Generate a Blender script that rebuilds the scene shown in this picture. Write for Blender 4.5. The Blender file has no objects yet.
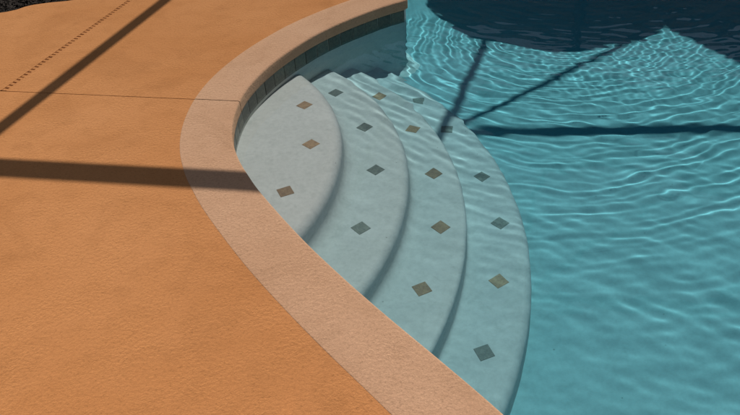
import bpy, bmesh, math, random
import numpy as np
from mathutils import Vector, Matrix

random.seed(7); rng = np.random.default_rng(11)
S = bpy.context.scene
C = bpy.data.collections.new('pool_area'); S.collection.children.link(C)
R = math.radians

# ------------------------------------------------------------------ camera
cam_d = bpy.data.cameras.new('camera'); cam = bpy.data.objects.new('camera', cam_d); C.objects.link(cam)
cam_d.sensor_width = 36; cam_d.lens = 690/740*36; cam_d.clip_start = 0.02; cam_d.clip_end = 600
pit, rol = R(37.5), R(-4)
Rv, Uv, Fv = Vector((1, 0, 0)), Vector((0, math.sin(pit), math.cos(pit))), Vector((0, math.cos(pit), -math.sin(pit)))
Rc = math.cos(rol)*Rv + math.sin(rol)*Uv; Uc = -math.sin(rol)*Rv + math.cos(rol)*Uv
M4 = Matrix((Rc, Uc, -Fv)).transposed().to_4x4(); M4.translation = Vector((0, 0, 1.8))
cam.matrix_world = M4
S.camera = cam

# ------------------------------------------------------------------ sky, sun, exposure
SUN_EL, SUN_AZ = 67.0, 58.0            # elevation; azimuth counted from +X towards +Y (the sun is high, ahead and to the right)
w = bpy.data.worlds.new('World'); S.world = w; w.use_nodes = True
nt = w.node_tree; nt.nodes.clear()
sky = nt.nodes.new('ShaderNodeTexSky'); sky.sky_type = 'NISHITA'; sky.sun_disc = False
sky.sun_elevation = R(SUN_EL); sky.sun_rotation = R(90-SUN_AZ); sky.air_density = 1.0; sky.dust_density = 0.6; sky.ozone_density = 1.0
bg = nt.nodes.new('ShaderNodeBackground'); bg.inputs['Strength'].default_value = 0.052
wo = nt.nodes.new('ShaderNodeOutputWorld')
hs = nt.nodes.new('ShaderNodeHueSaturation'); hs.inputs['Saturation'].default_value = 0.5
nt.links.new(sky.outputs[0], hs.inputs['Color']); nt.links.new(hs.outputs[0], bg.inputs[0]); nt.links.new(bg.outputs[0], wo.inputs[0])
sd = bpy.data.lights.new('sun', 'SUN'); sd.energy = 4.0; sd.angle = R(0.6); sd.color = (1.0, 0.955, 0.88)
sun = bpy.data.objects.new('sun', sd); C.objects.link(sun)
sdir = Vector((math.cos(R(SUN_EL))*math.cos(R(SUN_AZ)), math.cos(R(SUN_EL))*math.sin(R(SUN_AZ)), math.sin(R(SUN_EL))))
sun.rotation_euler = sdir.to_track_quat('Z', 'Y').to_euler(); sun.location = (0, 0, 12)
sd.cycles.is_caustics_light = True
S.view_settings.view_transform = 'Standard'; S.view_settings.look = 'None'
S.view_settings.exposure = -0.05; S.view_settings.gamma = 1; S.view_settings.use_curve_mapping = False
cy = S.cycles
cy.max_bounces = 10; cy.diffuse_bounces = 4; cy.glossy_bounces = 3; cy.transmission_bounces = 8
cy.caustics_refractive = True; cy.caustics_reflective = False; cy.sample_clamp_indirect = 4.0; cy.blur_glossy = 0.5
cy.use_denoising = True
try: cy.denoiser = 'OPENIMAGEDENOISE'; cy.denoising_prefilter = 'ACCURATE'
except Exception: pass

# ------------------------------------------------------------------ materials
def new_mat(name):
    m = bpy.data.materials.new(name); m.use_nodes = True; t = m.node_tree
    b = t.nodes['Principled BSDF']; return m, t, b
def N(t, typ, **kw):
    n = t.nodes.new(typ)
    for k, v in kw.items():
        if k in n.inputs: n.inputs[k].default_value = v
        else: setattr(n, k, v)
    return n
def ramp(t, src, stops):
    r = t.nodes.new('ShaderNodeValToRGB'); e = r.color_ramp.elements
    e[0].position, e[0].color = stops[0][0], (*stops[0][1], 1); e[1].position, e[1].color = stops[-1][0], (*stops[-1][1], 1)
    for p, c in stops[1:-1]:
        q = e.new(p); q.color = (*c, 1)
    t.links.new(src, r.inputs[0]); return r.outputs[0]
def mixc(t, a, b, f, mode='MIX'):
    m = t.nodes.new('ShaderNodeMix'); m.data_type = 'RGBA'; m.blend_type = mode
    for s, v in (('Factor', f),): 
        if hasattr(v, 'links'): t.links.new(v, m.inputs[0])
        else: m.inputs[0].default_value = v
    for i, v in ((6, a), (7, b)):
        if hasattr(v, 'links'): t.links.new(v, m.inputs[i])
        else: m.inputs[i].default_value = (*v, 1)
    return m.outputs[2]
def geo_pos(t): return t.nodes.new('ShaderNodeNewGeometry').outputs['Position']
def noise(t, co, scale, detail=4, rough=0.55, dist=0.0):
    n = N(t, 'ShaderNodeTexNoise', Scale=scale, Detail=detail, Roughness=rough, Distortion=dist)
    t.links.new(co, n.inputs['Vector']); return n.outputs['Fac']
def math_(t, op, a, b=None, c=None):
    m = t.nodes.new('ShaderNodeMath'); m.operation = op
    for i, v in enumerate((a, b, c)):
        if v is None: continue
        if hasattr(v, 'links'): t.links.new(v, m.inputs[i])
        else: m.inputs[i].default_value = v
    return m.outputs[0]
def bump(t, b, h, dist, strength=1.0, prev=None):
    n = N(t, 'ShaderNodeBump'); n.inputs['Distance'].default_value = dist; n.inputs['Strength'].default_value = strength
    t.links.new(h, n.inputs['Height'])
    if prev is not None: t.links.new(prev, n.inputs['Normal'])
    t.links.new(n.outputs[0], b.inputs['Normal']); return n.outputs[0]

def stucco(name, base, dark, light, amount=1.0):
    """trowelled acrylic pool deck texture: sand grain plus flattened spatter blobs"""
    m, t, b = new_mat(name); p = geo_pos(t)
    big = noise(t, p, 1.1, 3); mid = noise(t, p, 9, 4); fine = noise(t, p, 330, 3, 0.7)
    col = mixc(t, base, light, ramp(t, big, [(0.38, (0, 0, 0)), (0.68, (1, 1, 1))]))
    col = mixc(t, col, dark, math_(t, 'MULTIPLY', ramp(t, mid, [(0.5, (0, 0, 0)), (0.8, (1, 1, 1))]), 0.35))
    spk = ramp(t, fine, [(0.3, (0.80, 0.78, 0.76)), (0.5, (1, 1, 1)), (0.72, (1.16, 1.16, 1.15))])
    col = mixc(t, col, spk, 0.9, 'MULTIPLY')
    pk = ramp(t, noise(t, p, 90, 3, 0.6), [(0.30, (0.80, 0.78, 0.76)), (0.46, (1, 1, 1)), (0.60, (1.0, 1.0, 1.0)), (0.72, (1.12, 1.12, 1.12))])
    col = mixc(t, col, pk, 0.85, 'MULTIPLY')
    st = ramp(t, noise(t, p, 2.3, 6, 0.62, 0.9), [(0.36, (0.86, 0.83, 0.80)), (0.47, (1, 1, 1)), (0.62, (1, 1, 1)), (0.72, (1.09, 1.08, 1.07))])
    col = mixc(t, col, st, 0.5, 'MULTIPLY')
    t.links.new(col, b.inputs['Base Color']); b.inputs['Roughness'].default_value = 0.9; b.inputs['Diffuse Roughness'].default_value = 1.0
    b.inputs['Specular IOR Level'].default_value = 0.12
    b1 = ramp(t, noise(t, p, 66, 2, 0.5, 0.1), [(0.42, (0, 0, 0)), (0.56, (0.8, 0.8, 0.8)), (0.70, (1, 1, 1))])
    b3 = ramp(t, noise(t, p, 150, 2, 0.55, 0.2), [(0.45, (0, 0, 0)), (0.68, (1, 1, 1))]); b2 = noise(t, p, 30, 2, 0.5)
    patch = ramp(t, noise(t, p, 5, 3, 0.6), [(0.35, (0.45, 0.45, 0.45)), (0.65, (1, 1, 1))])
    h = math_(t, 'MULTIPLY', math_(t, 'ADD', math_(t, 'MULTIPLY', b1, 0.62), math_(t, 'MULTIPLY', b3, 0.38)), patch)
    h = math_(t, 'ADD', h, math_(t, 'MULTIPLY', b2, 0.45))
    h = math_(t, 'ADD', h, math_(t, 'MULTIPLY', fine, 0.30))
    bump(t, b, h, 0.0024*amount, 1.0)
    return m
M = {}
M['deck'] = stucco('deck_stucco', (0.545, 0.240, 0.086), (0.41, 0.170, 0.057), (0.60, 0.280, 0.110))
M['coping'] = stucco('coping_stucco', (0.57, 0.345, 0.210), (0.47, 0.265, 0.150), (0.61, 0.385, 0.245), 0.85)

def plaster(name, c1, c2, grime):
    m, t, b = new_mat(name); p = geo_pos(t)
    n1 = noise(t, p, 3.2, 5, 0.6); n2 = noise(t, p, 42, 4, 0.6); n3 = noise(t, p, 14, 5, 0.65, 0.8)
    col = mixc(t, c1, c2, ramp(t, n1, [(0.35, (0, 0, 0)), (0.7, (1, 1, 1))]))
    col = mixc(t, col, grime, math_(t, 'MULTIPLY', ramp(t, n3, [(0.48, (0, 0, 0)), (0.75, (1, 1, 1))]), 0.6))
    col = mixc(t, col, ramp(t, n2, [(0.25, (0.86, 0.86, 0.86)), (0.6, (1, 1, 1))]), 0.8, 'MULTIPLY')
    v = N(t, 'ShaderNodeTexVoronoi', Scale=9.0); t.links.new(p, v.inputs['Vector'])
    pit_ = ramp(t, v.outputs['Distance'], [(0.0, (0.25, 0.24, 0.22)), (0.03, (0.4, 0.4, 0.38)), (0.045, (1, 1, 1))])
    col = mixc(t, col, pit_, 0.55, 'MULTIPLY')
    t.links.new(col, b.inputs['Base Color']); b.inputs['Roughness'].default_value = 0.85; b.inputs['Specular IOR Level'].default_value = 0.1
    bump(t, b, math_(t, 'ADD', n1, math_(t, 'MULTIPLY', n3, 0.35)), 0.015, 0.5)
    return m
M['step'] = plaster('step_plaster', (0.56, 0.555, 0.53), (0.62, 0.615, 0.59), (0.46, 0.47, 0.445))
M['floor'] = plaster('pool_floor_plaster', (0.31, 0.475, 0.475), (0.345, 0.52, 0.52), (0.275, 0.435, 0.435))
M['wall'] = plaster('pool_wall_plaster', (0.73, 0.72, 0.66), (0.78, 0.77, 0.71), (0.64, 0.64, 0.60))

def slate(name, c1, c2, rough=0.5):
    m, t, b = new_mat(name); p = geo_pos(t)
    oi = t.nodes.new('ShaderNodeObjectInfo')
    n = noise(t, p, 55, 5, 0.65, 0.7)
    col = mixc(t, c1, c2, ramp(t, n, [(0.35, (0, 0, 0)), (0.68, (1, 1, 1))]))
    k = math_(t, 'ADD', math_(t, 'MULTIPLY', oi.outputs['Random'], 0.5), 0.72)
    mm = t.nodes.new('ShaderNodeVectorMath'); mm.operation = 'SCALE'
    t.links.new(col, mm.inputs[0]); t.links.new(k, mm.inputs['Scale'])
    t.links.new(mm.outputs[0], b.inputs['Base Color']); b.inputs['Roughness'].default_value = rough
    bump(t, b, n, 0.002, 0.6); return m
M['tile_brown'] = slate('brown_slate', (0.20, 0.115, 0.055), (0.34, 0.21, 0.105))
M['tile_grey'] = slate('grey_slate', (0.085, 0.10, 0.085), (0.19, 0.20, 0.165))
M['tile_water'] = slate('dark_green_slate', (0.055, 0.06, 0.045), (0.13, 0.125, 0.09), 0.35)

def plain(name, c, rough=0.6, metal=0.0, var=0.12, sc=12):
    m, t, b = new_mat(name); p = geo_pos(t); n = noise(t, p, sc, 4)
    col = mixc(t, tuple(x*(1-var) for x in c), tuple(min(1, x*(1+var)) for x in c), n)
    t.links.new(col, b.inputs['Base Color']); b.inputs['Roughness'].default_value = rough; b.inputs['Metallic'].default_value = metal
    return m
M['bronze'] = plain('bronze_aluminium', (0.05, 0.035, 0.025), 0.4)
M['sealant'] = plain('joint_sealant', (0.10, 0.055, 0.03), 0.9, 0, 0.3, 60)
M['drain_dark'] = plain('drain_channel_plastic', (0.26, 0.12, 0.05), 0.8)
M['mulch'] = plain('mulch', (0.012, 0.007, 0.004), 0.95, 0, 0.6, 90)
M['soil'] = plain('soil', (0.018, 0.011, 0.007), 0.95, 0, 0.5, 40)
M['lawn'] = plain('lawn_grass', (0.045, 0.085, 0.02), 0.9, 0, 0.5, 6)
M['house'] = plain('house_stucco', (0.20, 0.22, 0.21), 0.9)
M['roof'] = plain('roof_shingle', (0.07, 0.08, 0.085), 0.9)
M['white'] = plain('white_paint', (0.75, 0.75, 0.72), 0.5)
M['canvas'] = plain('caster_canvas', (0.05, 0.12, 0.11), 0.9)  # cover of the unseen umbrellas added for their shadows
m, t, b = new_mat('window_glass'); b.inputs['Base Color'].default_value = (0.015, 0.02, 0.022, 1); b.inputs['Roughness'].default_value = 0.05; M['glass'] = m

# water: clear refracting surface, absorbing body
m = bpy.data.materials.new('pool_water'); m.use_nodes = True; t = m.node_tree; t.nodes.clear()
out = t.nodes.new('ShaderNodeOutputMaterial'); g = t.nodes.new('ShaderNodeBsdfGlass')
g.inputs['IOR'].default_value = 1.333; g.inputs['Roughness'].default_value = 0.0; g.inputs['Color'].default_value = (1, 1, 1, 1)
t.links.new(g.outputs[0], out.inputs['Surface'])
M['water'] = m
m2 = bpy.data.materials.new('water_body'); m2.use_nodes = True; t2 = m2.node_tree; t2.nodes.clear()
o2 = t2.nodes.new('ShaderNodeOutputMaterial'); va = t2.nodes.new('ShaderNodeVolumeAbsorption')
va.inputs['Color'].default_value = (0.0, 0.805, 0.97, 1); va.inputs['Density'].default_value = 0.92
t2.links.new(va.outputs[0], o2.inputs['Volume']); M['water_body'] = m2

# ------------------------------------------------------------------ helpers
def link(name, me, mat=None, parent=None, loc=None):
    o = bpy.data.objects.new(name, me); C.objects.link(o)
    if mat is not None and me is not None and not me.materials: me.materials.append(mat)
    if parent is not None: o.parent = parent
    if loc is not None: o.location = loc
    return o
def mesh_pydata(name, V, F, smooth=False):
    me = bpy.data.meshes.new(name); me.from_pydata([tuple(v) for v in V], [], [tuple(f) for f in F]); me.update()
    if smooth: me.polygons.foreach_set('use_smooth', [True]*len(me.polygons))
    return me
def mesh_bm(name, bm, smooth=False):
    bmesh.ops.recalc_face_normals(bm, faces=bm.faces[:])
    me = bpy.data.meshes.new(name); bm.to_mesh(me); bm.free()
    if smooth: me.polygons.foreach_set('use_smooth', [True]*len(me.polygons))
    return me
def tag(o, label, cat, group=None):
    o['label'] = label; o['category'] = cat
    if group: o['group'] = group
    return o
def struct(o): o['kind'] = 'structure'; return o
def thing(name, label, cat, loc=(0, 0, 0), rz=0, group=None):
    o = bpy.data.objects.new(name, None); C.objects.link(o); o.location = loc; o.rotation_euler = (0, 0, rz)
    return tag(o, label, cat, group)
def receive(o): o.cycles.is_caustics_receiver = True; return o
def box_bm(bm, cx, cy_, cz, sx, sy, sz, rz=0.0, bev=0.0):
    r = bmesh.ops.create_cube(bm, size=1.0)
    bmesh.ops.scale(bm, vec=(sx, sy, sz), verts=r['verts'])
    if bev > 0:
        es = list({e for v in r['verts'] for e in v.link_edges})
        q = bmesh.ops.bevel(bm, geom=es, offset=bev, segments=2, affect='EDGES'); vs = list({v for f in q['faces'] for v in f.verts} | {v for v in r['verts'] if v.is_valid})
    else: vs = r['verts']
    bmesh.ops.rotate(bm, cent=(0, 0, 0), matrix=Matrix.Rotation(rz, 3, 'Z'), verts=vs)
    bmesh.ops.translate(bm, vec=(cx, cy_, cz), verts=vs)
def cyl_bm(bm, a, b, r1, r2=None, n=14):
    a, b = Vector(a), Vector(b); r2 = r1 if r2 is None else r2
    q = (b-a).to_track_quat('Z', 'Y'); ra = []; rb = []
    for i in range(n):
        d = q @ Vector((math.cos(2*math.pi*i/n), math.sin(2*math.pi*i/n), 0))
        ra.append(bm.verts.new(a+d*r1)); rb.append(bm.verts.new(b+d*r2))
    for i in range(n): bm.faces.new((ra[i], ra[(i+1) % n], rb[(i+1) % n], rb[i]))
    bm.faces.new(ra[::-1]); bm.faces.new(rb)
def prism(name, P, z0, z1):
    """vertical prism over a simple polygon, concave allowed"""
    bm = bmesh.new(); n = len(P)
    vt = [bm.verts.new((p[0], p[1], z1)) for p in P]
    es = [bm.edges.new((vt[i], vt[(i+1) % n])) for i in range(n)]
    bmesh.ops.triangle_fill(bm, use_beauty=True, use_dissolve=False, edges=es)
    for f in bm.faces:
        if f.normal.z < 0: f.normal_flip()
    if z0 is not None:
        vb = [bm.verts.new((p[0], p[1], z0)) for p in P]
        for i in range(n): bm.faces.new((vt[i], vt[(i+1) % n], vb[(i+1) % n], vb[i]))
        bmesh.ops.recalc_face_normals(bm, faces=bm.faces[:])
        top = [f for f in bm.faces if abs(f.calc_center_median().z-z1) < 1e-5]
        if top and top[0].normal.z < 0:
            for f in bm.faces: f.normal_flip()
    me = bpy.data.meshes.new(name); bm.to_mesh(me); bm.free(); return me
def inside(P, X, Y):
    """even-odd test of arrays X, Y against polygon P"""
    r = np.zeros(X.shape, bool); n = len(P)
    for i in range(n):
        x1, y1 = P[i]; x2, y2 = P[(i+1) % n]
        if y1 == y2: continue
        c = ((y1 > Y) != (y2 > Y)) & (X < (x2-x1)*(Y-y1)/(y2-y1)+x1); r ^= c
    return r

# ------------------------------------------------------------------ pool outline (water side edge of the coping, metres)
near = [(0.346, 4.690), (0.245, 4.632), (0.125, 4.554), (-0.069, 4.401), (-0.252, 4.222), (-0.399, 4.03), (-0.510, 3.850), (-0.606, 3.640), (-0.664, 3.430),
        (-0.684, 3.200), (-0.667, 2.998), (-0.619, 2.818), (-0.558, 2.670), (-0.475, 2.500), (-0.294, 2.188), (-0.132, 1.943), (0.018, 1.733),
        (0.188, 1.508), (0.361, 1.272)]
far = [(0.66, 0.83), (1.05, 0.20), (1.65, -0.55), (2.6, -1.25), (4.0, -1.4), (5.4, -0.3), (6.2, 1.5), (6.4, 3.4), (6.0, 5.0), (5.0, 6.2), (3.6, 6.75), (2.2, 6.9),
       (1.2, 6.8), (0.62, 6.5), (0.22, 6.05), (0.16, 5.6), (0.23, 5.2), (0.325, 4.87), (0.366, 4.745)]
def catmull(P, step, closed=True):
    P = [np.array(p, float) for p in P]; n = len(P); o = []
    for i in range(n if closed else n-1):
        p0, p1, p2, p3 = P[(i-1) % n], P[i], P[(i+1) % n], P[(i+2) % n]
        k = max(1, int(round(np.linalg.norm(p2-p1)/step)))
        for j in range(k):
            s = j/k; o.append(0.5*((2*p1)+(-p0+p2)*s+(2*p0-5*p1+4*p2-p3)*s*s+(-p0+3*p1-3*p2+p3)*s**3))
    return np.array(o)
RIM = catmull(near+far, 0.035)          # runs with the pool on its left
area = 0.5*np.sum(RIM[:, 0]*np.roll(RIM[:, 1], -1)-np.roll(RIM[:, 0], -1)*RIM[:, 1])
if area < 0: RIM = RIM[::-1].copy()
NR = len(RIM)
T_ = np.roll(RIM, -1, 0)-np.roll(RIM, 1, 0); T_ /= np.linalg.norm(T_, axis=1)[:, None]
OUTN = np.stack([T_[:, 1], -T_[:, 0]], 1)         # pointing away from the water
def offset(d):
    """outline moved d away from the water; where it folds over at the tight corner the fold is pulled onto one point"""
    Q = RIM+OUTN*d
    D = np.sqrt(((Q[:, None]-RIM[None])**2).sum(2)).min(1); bad = D < d-0.006
    i = 0
    if bad.any():
        good = np.where(~bad)[0]
        for i in np.where(bad)[0]:
            a = good[np.argmin((i-good) % NR)]; b2 = good[np.argmin((good-i) % NR)]
            Q[i] = 0.5*(Q[a]+Q[b2])
    return Q
def sweep(name, prof, rows=None, closed=True, smooth=True):
    """prof: list of (distance away from the water, z)"""
    rings = [offset(d) if d > 0.001 else RIM+OUTN*d for d, z in prof]
    idx = list(range(NR)) if rows is None else rows
    V = []; F = []; k = len(prof)
    for i in idx:
        for j, (d, z) in enumerate(prof): V.append((rings[j][i][0], rings[j][i][1], z))
    n = len(idx)
    for a in range(n if closed else n-1):
        b2 = (a+1) % n
        for j in range(k-1): F.append((a*k+j, b2*k+j, b2*k+j+1, a*k+j+1))
    if not closed:
        F.append(tuple(range(k))); F.append(tuple(reversed([(n-1)*k+j for j in range(k)])))
    return mesh_pydata(name, V, F, smooth)

# ------------------------------------------------------------------ deck slabs, joint, coping
OUT = offset(0.262)
jd = np.array([0.9745, -0.2243])                      # direction of the control joint (parallel to the house)
jp = np.array([-0.714, 3.390])
def side(P): return (P[:, 0]-jp[0])*(-jd[1])+(P[:, 1]-jp[1])*jd[0]
s_out = side(OUT); crossings = [i for i in range(NR) if s_out[i]*s_out[(i+1) % NR] < 0]
iL = min(crossings, key=lambda i: OUT[i][0]); iR = max(crossings, key=lambda i: OUT[i][0])
G = 0.0028                                            # half the joint width
jn = np.array([-jd[1], jd[0]])
def jpt(base, sgn): return base+jn*sgn*G
def cross(i):
    a, b2 = OUT[i], OUT[(i+1) % NR]; sa, sb = s_out[i], s_out[(i+1) % NR]; return a+(b2-a)*sa/(sa-sb)
cL, cR = cross(iL), cross(iR)
def walk(i, j):                                       # indices i..j going round
    o = []; 
    while True:
        o.append(i)
        if i == j: return o
        i = (i+1) % NR
# orientation is counter-clockwise: from the right crossing over the top to the left crossing
top_idx = walk((iR+1) % NR, iL); low_idx = walk((iL+1) % NR, iR)
if s_out[top_idx[len(top_idx)//2]] < 0: top_idx, low_idx = low_idx, top_idx
fL = jp+jd*(-14); fR = jp+jd*16
def dedupe(P, e=1e-4):
    o = []
    for p in P:
        if not o or np.hypot(*(np.array(p)-o[-1])) > e: o.append(np.array(p, float))
    return o
GAP = 0.0002
dr0 = np.array([-2.104, 3.686]); dr1 = np.array([-1.669, 5.073]); dd = (dr1-dr0)/np.linalg.norm(dr1-dr0); dn = np.array([dd[1], -dd[0]])
DW = 0.021                                            # half width of the slot drain
def on_joint(p, d):                                   # where the line p + s d meets the joint
    A = np.array([d, -jd]).T; s, u = np.linalg.solve(A, jp-p); return p+d*s
keep = lambda idx: [OUT[i] for i in idx if abs(s_out[i]) > G*1.3]
top_pts = keep(top_idx); low_pts = keep(low_idx)      # top: right -> left ; low: left -> right
FARY = 16.0
dRp = dr0+dn*DW; dLp = dr0-dn*DW
slabs = []
slab_up = dedupe([jpt(fR, 1), jpt(cR, 1)]+top_pts+[jpt(cL, 1), jpt(on_joint(dRp, dd), 1), dRp+dd*FARY, (16, FARY)])
slab_low = dedupe([jpt(fL, -1), jpt(cL, -1)]+low_pts+[jpt(cR, -1), jpt(fR, -1), (16, -9), (-15, -9)])
# bed edge at the far left of the deck
bed_edge = [(-2.02, 5.175), (-2.17, 5.145), (-2.30, 5.135), (-2.40, 5.115), (-2.455, 5.085), (-2.50, 5.035), (-2.56, 5.005), (-2.66, 4.985), (-2.9, 4.94), (-3.3, 4.95), (-4.2, 5.05)]
slab_left = dedupe([jpt(fL, 1), jpt(on_joint(dLp, dd), 1), dLp+dd*1.55]+bed_edge+[(-4.3, 15.5), (-14.6, 15.5)])
deck = bpy.data.objects.new('pool_deck', None); C.objects.link(deck); struct(deck)
for P in (slab_up, slab_low, slab_left):
    o = link('slab', prism('slab', P, -0.09, 0.0), M['deck'], deck)
# filler strips in the joints
def strip(name, a, b2, hw, z0, z1, mat, parent):
    d = (b2-a)/np.linalg.norm(b2-a); n = np.array([-d[1], d[0]])
    return link(name, prism(name, [a+n*hw, a-n*hw, b2-n*hw, b2+n*hw], z0, z1), mat, parent)
strip('joint_filler', fL, cL, G-0.0002, -0.02, -0.0045, M['sealant'], deck)
strip('joint_filler', cR, fR, G-0.0002, -0.02, -0.0045, M['sealant'], deck)

def coping_prof():
    rt, rb = 0.010, 0.010; P = [(0.262-GAP, -0.05), (0.262-GAP, 0.0006), (0.258, 0.0014), (0.20, 0.0014), (0.10, 0.0014), (0.05, 0.0012)]
    for k in range(6): a = R(90*k/5); P.append((rt-rt*math.sin(a)-0.0, 0.001-rt+rt*math.cos(a)))
    P += [(0.0, -0.03), (0.0005, -0.060)]
    for k in range(1, 5): a = R(90*k/4); P.append((rb-rb*math.cos(a), -0.063-rb*math.sin(a)+0.0))
    P += [(0.030, -0.075)]
    return P
CP = coping_prof()
coping = bpy.data.objects.new('pool_coping', None); C.objects.link(coping); struct(coping)
def ring_cross(ring, left, sgn):
    q = side(ring)-sgn*G; ks = [i for i in range(NR) if q[i]*q[(i+1) % NR] <= 0 and q[i] != q[(i+1) % NR]]
    ps = [ring[i]+(ring[(i+1) % NR]-ring[i])*q[i]/(q[i]-q[(i+1) % NR]) for i in ks]
    return (min if left else max)(ps, key=lambda p: p[0])
def coping_section(idx, sgn, first_left):
    rings = [offset(d) if d > 0.001 else RIM+OUTN*d for d, z in CP]; k = len(CP)
    ok = [i for i in idx if all(side(rg[i:i+1])[0]*sgn > G+0.004 for rg in rings)]
    rows = [[(*ring_cross(rg, first_left, sgn), z) for rg, (d, z) in zip(rings, CP)]]
    rows += [[(rg[i][0], rg[i][1], z) for rg, (d, z) in zip(rings, CP)] for i in ok]
    rows += [[(*ring_cross(rg, not first_left, sgn), z) for rg, (d, z) in zip(rings, CP)]]
    V = [p for r_ in rows for p in r_]; F = []
    for a in range(len(rows)-1):
        for j in range(k-1): F.append((a*k+j, (a+1)*k+j, (a+1)*k+j+1, a*k+j+1))
    me = mesh_pydata('coping_section', V, F, True)
    return link('coping_section', me, M['coping'], coping)
coping_section(top_idx, 1, False); coping_section(low_idx, -1, True)
for cc, left in ((cL, True), (cR, False)):
    strip('joint_filler', np.array(cc), ring_cross(RIM+OUTN*0.006, left, 0), G-0.0003, -0.05, -0.003, M['sealant'], coping)

# ------------------------------------------------------------------ slot drain
dthing = thing('slot_drain', 'narrow tan slotted drain strip crossing the orange deck', 'drain', (dr0[0], dr0[1], 0))
L0, L1 = -0.02, 1.50
def local(P): return [(p[0]-dr0[0], p[1]-dr0[1]) for p in P]
j0 = on_joint(dr0, dd)+dd*0.01; Ld = 1.53
link('channel', prism('channel', local([j0-dn*(DW-.0005), j0+dn*(DW-.0005), j0+dd*Ld+dn*(DW-.0005), j0+dd*Ld-dn*(DW-.0005)]), -0.06, -0.0120), M['drain_dark'], dthing)
for sgn in (-1, 1):
    a = j0+dn*sgn*(DW-0.003)
    link('edge_rail', prism('edge_rail', local([a-dn*0.0028, a+dn*0.0028, a+dd*Ld+dn*0.0028, a+dd*Ld-dn*0.0028]), -0.0124, 0.0003), M['deck'], dthing)
bm = bmesh.new(); box_bm(bm, 0, 0, 0, 2*(DW-0.0060), 0.024, 0.012, 0, 0.0015); bar_me = mesh_bm('slat', bm); bar_me.materials.append(M['deck'])
nb = int(Ld/0.035)
for i in range(nb):
    p = j0+dd*(0.012+i*0.035)-dr0; o = link('slat', bar_me, None, dthing, (p[0]+random.uniform(-.0012, .0012)*dd[0], p[1]+random.uniform(-.0012, .0012), -0.0062-random.uniform(0, .0012))); o.rotation_euler = (0, 0, math.atan2(dd[1], dd[0])-math.pi/2+random.uniform(-.05, .05))

# ------------------------------------------------------------------ pool shell
WD = 0.015; ZW = -0.15; ZF = -1.0
prof = [(WD, -0.0755), (WD, -0.5), (WD, ZF+0.09)]
for k in range(1, 7): a = R(90*k/6); prof.append((WD-0.09+0.09*math.cos(a), ZF+0.09-0.09*math.sin(a)))
prof = [(d, z) for d, z in prof]
shell = bpy.data.objects.new('pool_shell', None); C.objects.link(shell); struct(shell)
receive(link('wall', sweep('wall', prof), M['wall'], shell))
FP = [tuple(p) for p in (RIM+OUTN*(WD-0.09))]
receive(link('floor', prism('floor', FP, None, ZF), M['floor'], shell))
# waterline tiles
WL = RIM+OUTN*WD; seg = np.hypot(*(np.roll(WL, -1, 0)-WL).T); cum = np.r_[0, np.cumsum(seg)]; Ltot = cum[-1]
nt_ = int(Ltot/0.112); pitch = Ltot/nt_
bm = bmesh.new(); box_bm(bm, 0, 0, 0, pitch-0.0035, 0.009, 0.108, 0, 0.0012); tile_me = mesh_bm('waterline_tile', bm); tile_me.materials.append(M['tile_water'])
for k in range(nt_):
    s = (k+0.5)*pitch; i = int(np.searchsorted(cum, s)-1); f = (s-cum[i])/seg[i]
    if float(T_[(i-1) % NR] @ T_[(i+2) % NR]) < 0.80: continue
    p = WL[i]*(1-f)+WL[(i+1) % NR]*f; tt = WL[(i+1) % NR]-WL[i]
    o = receive(link('waterline_tile', tile_me, None, shell, (p[0], p[1], -0.1305))); o.rotation_euler = (0, 0, math.atan2(tt[1], tt[0]))

# ------------------------------------------------------------------ entry steps with slate diamonds
arcs = [(-1.697, 3.207, 1.562, -0.235), (-1.56, 3.14, 1.775, -0.45), (-1.648, 3.004, 2.145, -0.63), (-1.631, 2.916, 2.435, -0.81)]
diam = [(0, -0.346, 3.633, -43.3, 'brown'), (0, -0.296, 3.199, 42.8, 'brown'), (0, -0.413, 2.78, 21.6, 'brown'),
        (1, -0.167, 3.95, 43.7, 'grey'), (1, 0.001, 3.517, -44.4, 'grey'), (1, 0.045, 3.082, 40.8, 'grey'), (1, -0.052, 2.61, 35.9, 'grey'),
        (2, 0.111, 4.024, -44.3, 'brown'), (2, 0.294, 3.612, -29.5, 'brown'), (2, 0.366, 3.15, 40.1, 'brown'), (2, 0.351, 2.702, 38.0, 'brown'), (2, 0.213, 2.288, 22.7, 'brown'),
        (3, 0.373, 4.086, -6.1, 'grey'), (3, 0.518, 3.73, -10.4, 'grey'), (3, 0.655, 3.23, 37.2, 'grey'), (3, 0.681, 2.823, 39.4, 'grey'), (3, 0.598, 2.411, 30.2, 'brown'), (3, 0.456, 2.0, 18.1, 'grey')]
steps = thing('entry_steps', 'four curved pale plaster steps with slate diamonds under the water beside the coping', 'pool steps', (0, 3, ZF))
WOFF = RIM+OUTN*(WD+0.03)
bm = bmesh.new(); box_bm(bm, 0, 0, 0, 0.071, 0.071, 0.008, 0, 0.001); dia_me = {}
me0 = mesh_bm('accent_tile', bm)
for k in ('brown', 'grey'):
    dia_me[k] = me0.copy(); dia_me[k].materials.append(M['tile_'+k])
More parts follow.
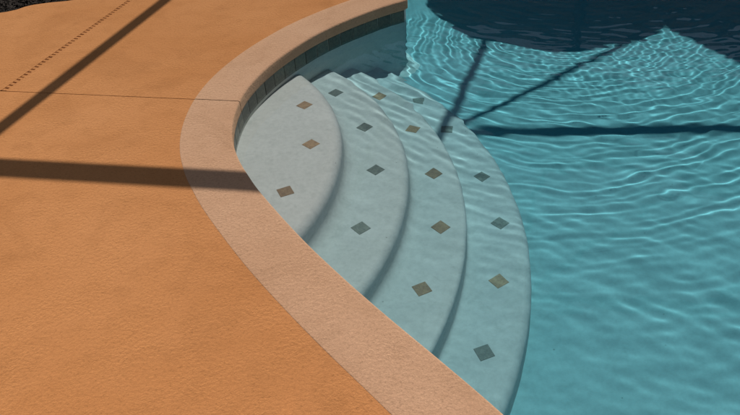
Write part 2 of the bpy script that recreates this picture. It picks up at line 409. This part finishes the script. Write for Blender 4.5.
for k, (ax, ay, ar, az) in enumerate(arcs):
    th = np.radians(np.arange(-150, 150, 0.5)); X = ax+ar*np.cos(th); Y = ay+ar*np.sin(th)
    ins = inside(WOFF.tolist(), X, Y); mid = len(th)//2; a = mid
    while ins[a-1]: a -= 1
    b2 = mid
    while ins[b2+1]: b2 += 1
    th = np.linspace(th[a]-R(0.5), th[b2]+R(0.5), 140)
    rn, rc = (0.065, 0.050, 0.026, 0.050)[k], (0.075, 0.050, 0.022, 0.02)[k]; ar += 0.008; zb = (arcs[k+1][3] if k < 3 else ZF)
    pr = [(ar-rn, az)]+[(ar-rn+rn*math.sin(R(q)), az-rn+rn*math.cos(R(q))) for q in (18, 36, 54, 72, 90)]
    pr += [(ar+0.004, zb+rc)]+([(ar+0.004+rc-rc*math.cos(R(q)), zb+rc-rc*math.sin(R(q))) for q in (22, 45, 68, 90)] if k < 3 else [(ar+0.006, ZF-0.01)])
    V = []; F = []; n = len(th); kk = len(pr)
    for q in th:
        for r_, z in pr: V.append((ax+r_*math.cos(q), ay+r_*math.sin(q), z))
    for i in range(n-1):
        for j in range(kk-1): F.append((i*kk+j, i*kk+j+1, (i+1)*kk+j+1, (i+1)*kk+j))
    # tread: from the nose back to just behind the pool wall
    dist = np.hypot(WOFF[:, 0]-ax, WOFF[:, 1]-ay); e0 = np.array((V[0][0], V[0][1])); e1 = np.array((V[(n-1)*kk][0], V[(n-1)*kk][1]))
    i0 = int(np.argmin(np.hypot(*(WOFF-e0).T))); i1 = int(np.argmin(np.hypot(*(WOFF-e1).T)))
    wa = walk(i1, i0); wb = walk(i0, i1)[::-1]; path = wa if len(wa) < len(wb) else wb
    path = [i for i in path if dist[i] < ar-rn-0.01]
    bm = bmesh.new(); vs = [bm.verts.new(v) for v in V]
    for f in F: bm.faces.new([vs[i] for i in f])
    back = [bm.verts.new((WOFF[i][0], WOFF[i][1], az)) for i in path]
    loop = [vs[i*kk] for i in range(n)]+back
    es = []
    for i in range(len(loop)):
        u, v = loop[i], loop[(i+1) % len(loop)]; e = bm.edges.get((u, v)) or bm.edges.new((u, v)); es.append(e)
    nf = set(bm.faces)
    bmesh.ops.triangle_fill(bm, use_beauty=True, use_dissolve=False, edges=es)
    for f in bm.faces:
        if f not in nf and f.normal.z < 0: f.normal_flip()
    me = bpy.data.meshes.new('step'); 
    bmesh.ops.translate(bm, vec=(0, -3, -ZF), verts=bm.verts[:])
    bmesh.ops.recalc_face_normals(bm, faces=bm.faces[:])
    up = [f for f in bm.faces if abs(f.normal.z) > 0.99 and abs(f.calc_center_median().z-(az-ZF)) < 1e-4]
    if up and sum(f.normal.z*f.calc_area() for f in up) < 0:
        for f in bm.faces: f.normal_flip()
    for f in bm.faces: f.smooth = abs(f.normal.z) < 0.985
    bm.to_mesh(me); bm.free()
    so = receive(link('step', me, M['step'], steps))
    for (kt, x, y, an, c) in diam:
        if kt != k: continue
        o = receive(link('accent_tile', dia_me[c], None, so, (x, y-3, az-ZF-0.0015))); o.rotation_euler = (0, 0, R(an))

# ------------------------------------------------------------------ water surface with real ripples
def axis(lo, f0, f1, hi, fine, coarse):
    return np.concatenate([np.arange(lo, f0, coarse), np.arange(f0, f1, fine), np.arange(f1, hi+coarse, coarse)])
xs = np.concatenate([np.arange(-0.9, 3.25, 0.0062), np.arange(3.25, 6.7, 0.09)])
ys = np.concatenate([np.arange(-1.6, 0.9, 0.09), np.arange(0.9, 2.9, 0.009), np.arange(2.9, 5.75, 0.0055), np.arange(5.75, 7.2, 0.09)])
X, Y = np.meshgrid(xs, ys)
def wave_field(X, Y):
    H = np.zeros_like(X)
    cx0, cy0 = 1.75, 5.25
    r0 = np.random.default_rng(5)
    # expanding rings from the spill at the top
    env_steps = 1/(1+np.exp(-((X*0.75+(Y-3.2)*0.55)-0.34)/0.13))      # it stays calm over the shallow steps
    wob = 0.10*np.sin(2.1*X+0.9*Y)+0.07*np.sin(3.7*Y-2.2*X+1)+0.03*np.sin(9.0*X+5*Y)+0.02*np.sin(14*Y-8*X)
    for lam, a, ox, oy, dec in ((0.038, 0.00008, 0, 0, 1.5), (0.046, 0.00013, 0.05, 0.03, 1.6), (0.059, 0.00016, -0.06, 0.05, 2.2), (0.080, 0.00030, 0.02, -0.03, 2.7), (0.125, 0.00050, 0.12, 0.05, 3.0), (0.052, 0.00009, 0.35, 0.15, 1.7), (0.095, 0.00026, 0.6, 0.1, 2.5)):
        rr = np.hypot(X-cx0-ox, (Y-cy0-oy)*1.06); a *= 0.9
        amp = a*np.exp(-(rr/dec)**2)*(0.25+0.75*env_steps)*(1-np.exp(-(rr/0.18)**2))
        ph = r0.uniform(0, 6.28)
        mod = 0.75+0.35*np.sin(5*np.arctan2(Y-cy0, X-cx0)+ph)+0.2*np.sin(11*np.arctan2(Y-cy0, X-cx0)+2*ph)
        H += amp*mod*np.sin(2*np.pi*(rr+wob*0.45)/lam+ph)
    # slack, slowly crossing wavelets everywhere
    for k in range(46):
        lam = np.exp(r0.uniform(np.log(0.07), np.log(0.55))); th = r0.normal(R(75), R(38)); ph = r0.uniform(0, 6.28)
        a = 0.0036*lam/2/np.pi*(1.0 if lam > 0.16 else 0.75)
        u = X*np.cos(th)+Y*np.sin(th); v = -X*np.sin(th)+Y*np.cos(th)
        H += a*(0.30+0.70*env_steps)*np.sin(2*np.pi*u/lam+ph+0.8*np.sin(2*np.pi*v/(lam*4.5)+ph*2))
    # chop close to the spill, and wavelets running in over the upper steps
    rc0 = np.hypot(X-2.0, Y-5.25); sw = np.exp(-(((X-0.25)/0.55)**2+((Y-3.85)/0.55)**2))
    for k in range(14):
        lam = r0.uniform(0.04, 0.09); th = r0.uniform(0, 6.28); ph = r0.uniform(0, 6.28)
        H += 0.010*lam/2/np.pi*np.exp(-(rc0/0.75)**2)*np.sin(2*np.pi*(X*np.cos(th)+Y*np.sin(th))/lam+ph)
    for k in range(7):
        lam = r0.uniform(0.055, 0.13); th = R(43)+r0.normal(0, 0.16); ph = r0.uniform(0, 6.28)
        u = X*np.cos(th)+Y*np.sin(th); v = -X*np.sin(th)+Y*np.cos(th)
        H += 0.0095*lam/2/np.pi*sw*np.sin(2*np.pi*u/lam+ph+0.9*np.sin(v*9+ph))
    return H
Hh = wave_field(X, Y)
# tame the sharpest crests: none is curved more than the water depth below can bring to a focus
def shift_max(A, ax, n):
    o = A.copy()
    for k in range(1, n+1):
        for sgn in (k, -k): o = np.maximum(o, np.roll(A, sgn, ax))
    return o
def blur(A, ax, n):
    return sum(np.roll(A, k, ax) for k in range(-n, n+1))/(2*n+1)
dep = 0.85-0.62/(1+np.exp((np.hypot(X+1.63, Y-2.95)-1.95)/0.16))
for it in range(2):
    gy, gx = np.gradient(Hh, ys, xs); gyy, gyx = np.gradient(gy, ys, xs); gxy, gxx = np.gradient(gx, ys, xs)
    kap = abs(gxx+gyy)/2+np.sqrt(((gxx-gyy)/2)**2+gxy**2); rat = kap*dep/2.4
    rat = np.maximum(rat, 0.0)
    for ax in (0, 1): rat = shift_max(rat, ax, 4)
    for ax in (0, 1): rat = blur(blur(rat, ax, 5), ax, 4)
    Hh = Hh*np.minimum(1.0, 1.0/np.maximum(rat, 1e-6))
V = np.stack([X, Y, ZW+Hh], 2).reshape(-1, 3); nx, ny = len(xs), len(ys)
ii = np.arange((ny-1)*(nx-1)); rr_, cc_ = ii//(nx-1), ii % (nx-1); a0 = rr_*nx+cc_
Fq = np.stack([a0, a0+1, a0+nx+1, a0+nx], 1)
okv = inside((RIM+OUTN*0.05).tolist(), X, Y).reshape(-1)
Fq = Fq[okv[Fq].any(1)]
used = np.zeros(len(V), bool); used[Fq.reshape(-1)] = True; remap = np.cumsum(used)-1; V = V[used]; Fq = remap[Fq]
me = bpy.data.meshes.new('pool_water'); me.vertices.add(len(V)); me.vertices.foreach_set('co', V.reshape(-1))
me.loops.add(len(Fq)*4); me.loops.foreach_set('vertex_index', Fq.reshape(-1).astype(np.int32))
me.polygons.add(len(Fq)); me.polygons.foreach_set('loop_start', (np.arange(len(Fq))*4).astype(np.int32))
me.polygons.foreach_set('use_smooth', np.ones(len(Fq), bool)); me.update(calc_edges=True)
water = struct(link('pool_water', me, M['water'])); water.cycles.is_caustics_caster = True

BW = RIM+OUTN*0.05
link('water_body', prism('water_body', [tuple(p) for p in BW], ZF-0.05, ZW+0.007), M['water_body'], water)

# ------------------------------------------------------------------ planting bed at the far left
bedP = dedupe([(p[0]+0.0, p[1]+0.004) for p in [(-1.60, 5.19)]+bed_edge]+[(-4.29, 15.4), (1.55, 15.4)])
bed = struct(link('planting_bed', prism('planting_bed', [(p[0], p[1]) for p in bedP], -0.3, -0.035), M['soil']))
bm = bmesh.new(); r0 = random.Random(3)
for i in range(5200):
    x = r0.uniform(-3.3, -1.9); y = r0.uniform(4.8, 6.0)
    if not bool(inside([tuple(p) for p in bedP], np.array([x]), np.array([y]))[0]): continue
    s = r0.uniform(0.008, 0.024); vs = []
    rot = Matrix.Rotation(r0.uniform(0, 6.3), 3, 'Z') @ Matrix.Rotation(r0.uniform(-0.7, 0.7), 3, 'X')
    for q in ((-1, -.35, 0), (1, -.3, 0), (1, .35, .05), (-1, .3, 0)): vs.append(bm.verts.new(rot @ (Vector(q)*s)+Vector((x, y, -0.03+r0.uniform(0, 0.03)))))
    bm.faces.new(vs)
mu = link('bark_mulch', mesh_bm('bark_mulch', bm), M['mulch']); tag(mu, 'dark bark mulch in the planting bed at the edge of the deck', 'mulch'); mu['kind'] = 'stuff'

# ------------------------------------------------------------------ screen enclosure over the pool (casts the bar shadows)
HB = 3.4
def sun_shift(z_from, z_to_air, depth=0.0):
    e = R(SUN_EL); Lh = (z_from-z_to_air)/math.tan(e)+depth*math.tan(math.asin(math.cos(e)/1.333))
    return np.array([math.cos(R(SUN_AZ)), math.sin(R(SUN_AZ))])*Lh
cage = thing('screen_enclosure', 'dark bronze aluminium screen enclosure frame standing over the pool and deck', 'enclosure', (0, 0, 0))
deck_sh = sun_shift(HB, 0.0); floor_sh = sun_shift(HB, ZW, ZW-ZF)
def beam(a, b2, wd, h, z, parent=cage):
    a, b2 = np.array(a), np.array(b2); L = np.linalg.norm(b2-a); c = (a+b2)/2
    bm = bmesh.new(); box_bm(bm, 0, 0, 0, L, wd, h, 0, 0.003)
    o = link('beam', mesh_bm('beam', bm), M['bronze'], parent, (c[0], c[1], z)); o.rotation_euler = (0, 0, math.atan2(b2[1]-a[1], b2[0]-a[0])); return o
U = np.array([math.cos(R(-12.2)), math.sin(R(-12.2))]); W_ = np.array([math.cos(R(72.7)), math.sin(R(72.7))])
Bp = np.array([-1.20, 2.745])+deck_sh            # near cross bar (shadow on the deck, left)
Bq = np.array([-1.67, 4.14])+deck_sh             # lengthwise bar (diagonal shadow on the deck)
Wp = np.array([1.45, 3.735])+floor_sh            # cross bar whose shadow lies on the pool floor
D1p = np.array([0.76, 4.45])+floor_sh            # lengthwise bar over the water
D2p = np.array([1.05, 4.19])+floor_sh            # diagonal brace
W2 = np.array([math.cos(R(68.5)), math.sin(R(68.5))])
U2 = np.array([math.cos(R(-7.8)), math.sin(R(-7.8))]); B32 = np.array([math.cos(R(32.5)), math.sin(R(32.5))])
def meet(p, d, q, e): s, u = np.linalg.solve(np.array([d, -e]).T, q-p); return p+d*s
node = meet(Wp, U2, D1p, W2)
beam(Bp-U*7, Bp+U*0.80, 0.10, 0.15, HB)
beam(Bq-W_*7, Bq+W_*8, 0.085, 0.14, HB+0.012)
beam(node-U2*0.02, node+U2*5.5, 0.07, 0.10, HB)
beam(node-W2*0.34, node-W2*0.045, 0.060, 0.07, HB-0.004)
beam(node+W2*0.045, node+W2*6.0, 0.060, 0.07, HB-0.004)
beam(node+B32*0.06, node+B32*4.2, 0.045, 0.05, HB+0.003)
for p in (Bp-U*7, Bq+W_*8, Bq-W_*7, node+U2*5.5, node+W2*6.0):
    bm = bmesh.new(); box_bm(bm, 0, 0, 0, 0.05, 0.10, HB-0.08, 0, 0.003); link('post', mesh_bm('post', bm), M['bronze'], cage, (p[0], p[1], (HB-0.08)/2))

# ------------------------------------------------------------------ two unseen umbrellas, added to cast the round shadows on the water
def shadow_caster(x, y, h, r, label, sides=10):
    t0 = thing('unseen_umbrella', label, 'shadow_caster', (x, y, 0), 0.1, 'added shadow casters beyond the pool')
    bm = bmesh.new(); apex = bm.verts.new((0, 0, h+0.42)); mid = []; rim = []; low = []
    ns = sides*4
    for i in range(ns):
        a = 2*math.pi*i/ns; k = (i % 4)/4; sag = 1-0.035*math.sin(math.pi*k)
        mid.append(bm.verts.new((0.5*r*sag*math.cos(a), 0.5*r*sag*math.sin(a), h+0.235-0.01*math.sin(math.pi*k))))
        rim.append(bm.verts.new((r*sag*math.cos(a), r*sag*math.sin(a), h-0.012*math.sin(math.pi*k)))); low.append(bm.verts.new((r*sag*math.cos(a), r*sag*math.sin(a), h-0.14)))
    for i in range(ns):
        j = (i+1) % ns; bm.faces.new((apex, mid[i], mid[j])); bm.faces.new((mid[i], rim[i], rim[j], mid[j])); bm.faces.new((rim[i], low[i], low[j], rim[j]))
    link('canopy', mesh_bm('canopy', bm), M['canvas'], t0)
    for i in range(sides):
        a = 2*math.pi*i/sides; bm = bmesh.new(); cyl_bm(bm, (0, 0, h+0.36), (0.97*r*math.cos(a), 0.97*r*math.sin(a), h-0.02), 0.008, n=6); link('rib', mesh_bm('rib', bm), M['bronze'], t0)
    bm = bmesh.new(); cyl_bm(bm, (0, 0, 0.06), (0, 0, h+0.41), 0.024); link('pole', mesh_bm('pole', bm), M['bronze'], t0)
    bm = bmesh.new(); cyl_bm(bm, (0, 0, 0.0), (0, 0, 0.07), 0.28, 0.25, 24); link('base', mesh_bm('base', bm), M['bronze'], t0)
    return t0
uh = 2.05
us = sun_shift(uh, ZW, ZW-ZF)
shadow_caster(1.72+us[0], 5.85+us[1], uh, 1.11, 'unseen round dark green parasol added to cast the left curved shadow on the water')
shadow_caster(3.78+us[0], 5.20+us[1], uh, 1.40, 'larger unseen round dark green parasol added to cast the right curved shadow on the water')

# ------------------------------------------------------------------ house beyond the far deck, lawn around
ho = thing('house', 'low stucco house with sliding glass doors beyond the far deck', 'house', (1.0, 12.4, 0), R(-10))
bm = bmesh.new(); box_bm(bm, 0, 0, 1.5, 22, 0.25, 3.0); link('wall', mesh_bm('wall', bm), M['house'], ho)
bm = bmesh.new()
v = [bm.verts.new(q) for q in ((-11.8, -0.9, 2.95), (11.8, -0.9, 2.95), (11.8, 4.5, 4.9), (-11.8, 4.5, 4.9), (-11.8, -0.9, 3.12), (11.8, -0.9, 3.12), (11.8, 4.5, 5.05), (-11.8, 4.5, 5.05))]
for f in ((0, 1, 2, 3), (7, 6, 5, 4), (0, 4, 5, 1), (1, 5, 6, 2), (2, 6, 7, 3), (3, 7, 4, 0)): bm.faces.new([v[i] for i in f])
link('roof', mesh_bm('roof', bm), M['roof'], ho)
for x in (-6, -2.2, 1.6, 5.4):
    bm = bmesh.new(); box_bm(bm, 0, 0, 0, 2.4, 0.06, 2.15); f = link('sliding_door', mesh_bm('sliding_door', bm), M['white'], ho, (x, -0.14, 1.1))
    for sx in (-0.59, 0.59):
        bm = bmesh.new(); box_bm(bm, 0, 0, 0, 1.08, 0.03, 2.0); link('pane', mesh_bm('pane', bm), M['glass'], f, (sx, -0.028, 0))
lawn = struct(bpy.data.objects.new('lawn', None)); C.objects.link(lawn)
hole = [(-14.8, -8.8), (15.8, -8.8), (15.8, FARY-0.3), (-14.8, FARY-0.3)]
for P in ([(-200, -200), (200, -200), (200, -8.8), (-200, -8.8)], [(-200, -8.8), (-14.8, -8.8), (-14.8, 200), (-200, 200)], [(15.8, -8.8), (200, -8.8), (200, 200), (15.8, 200)], [(-14.8, 13.5), (15.8, 13.5), (15.8, 200), (-14.8, 200)]):
    link('lawn_panel', prism('lawn_panel', P, None, -0.06), M['lawn'], lawn)
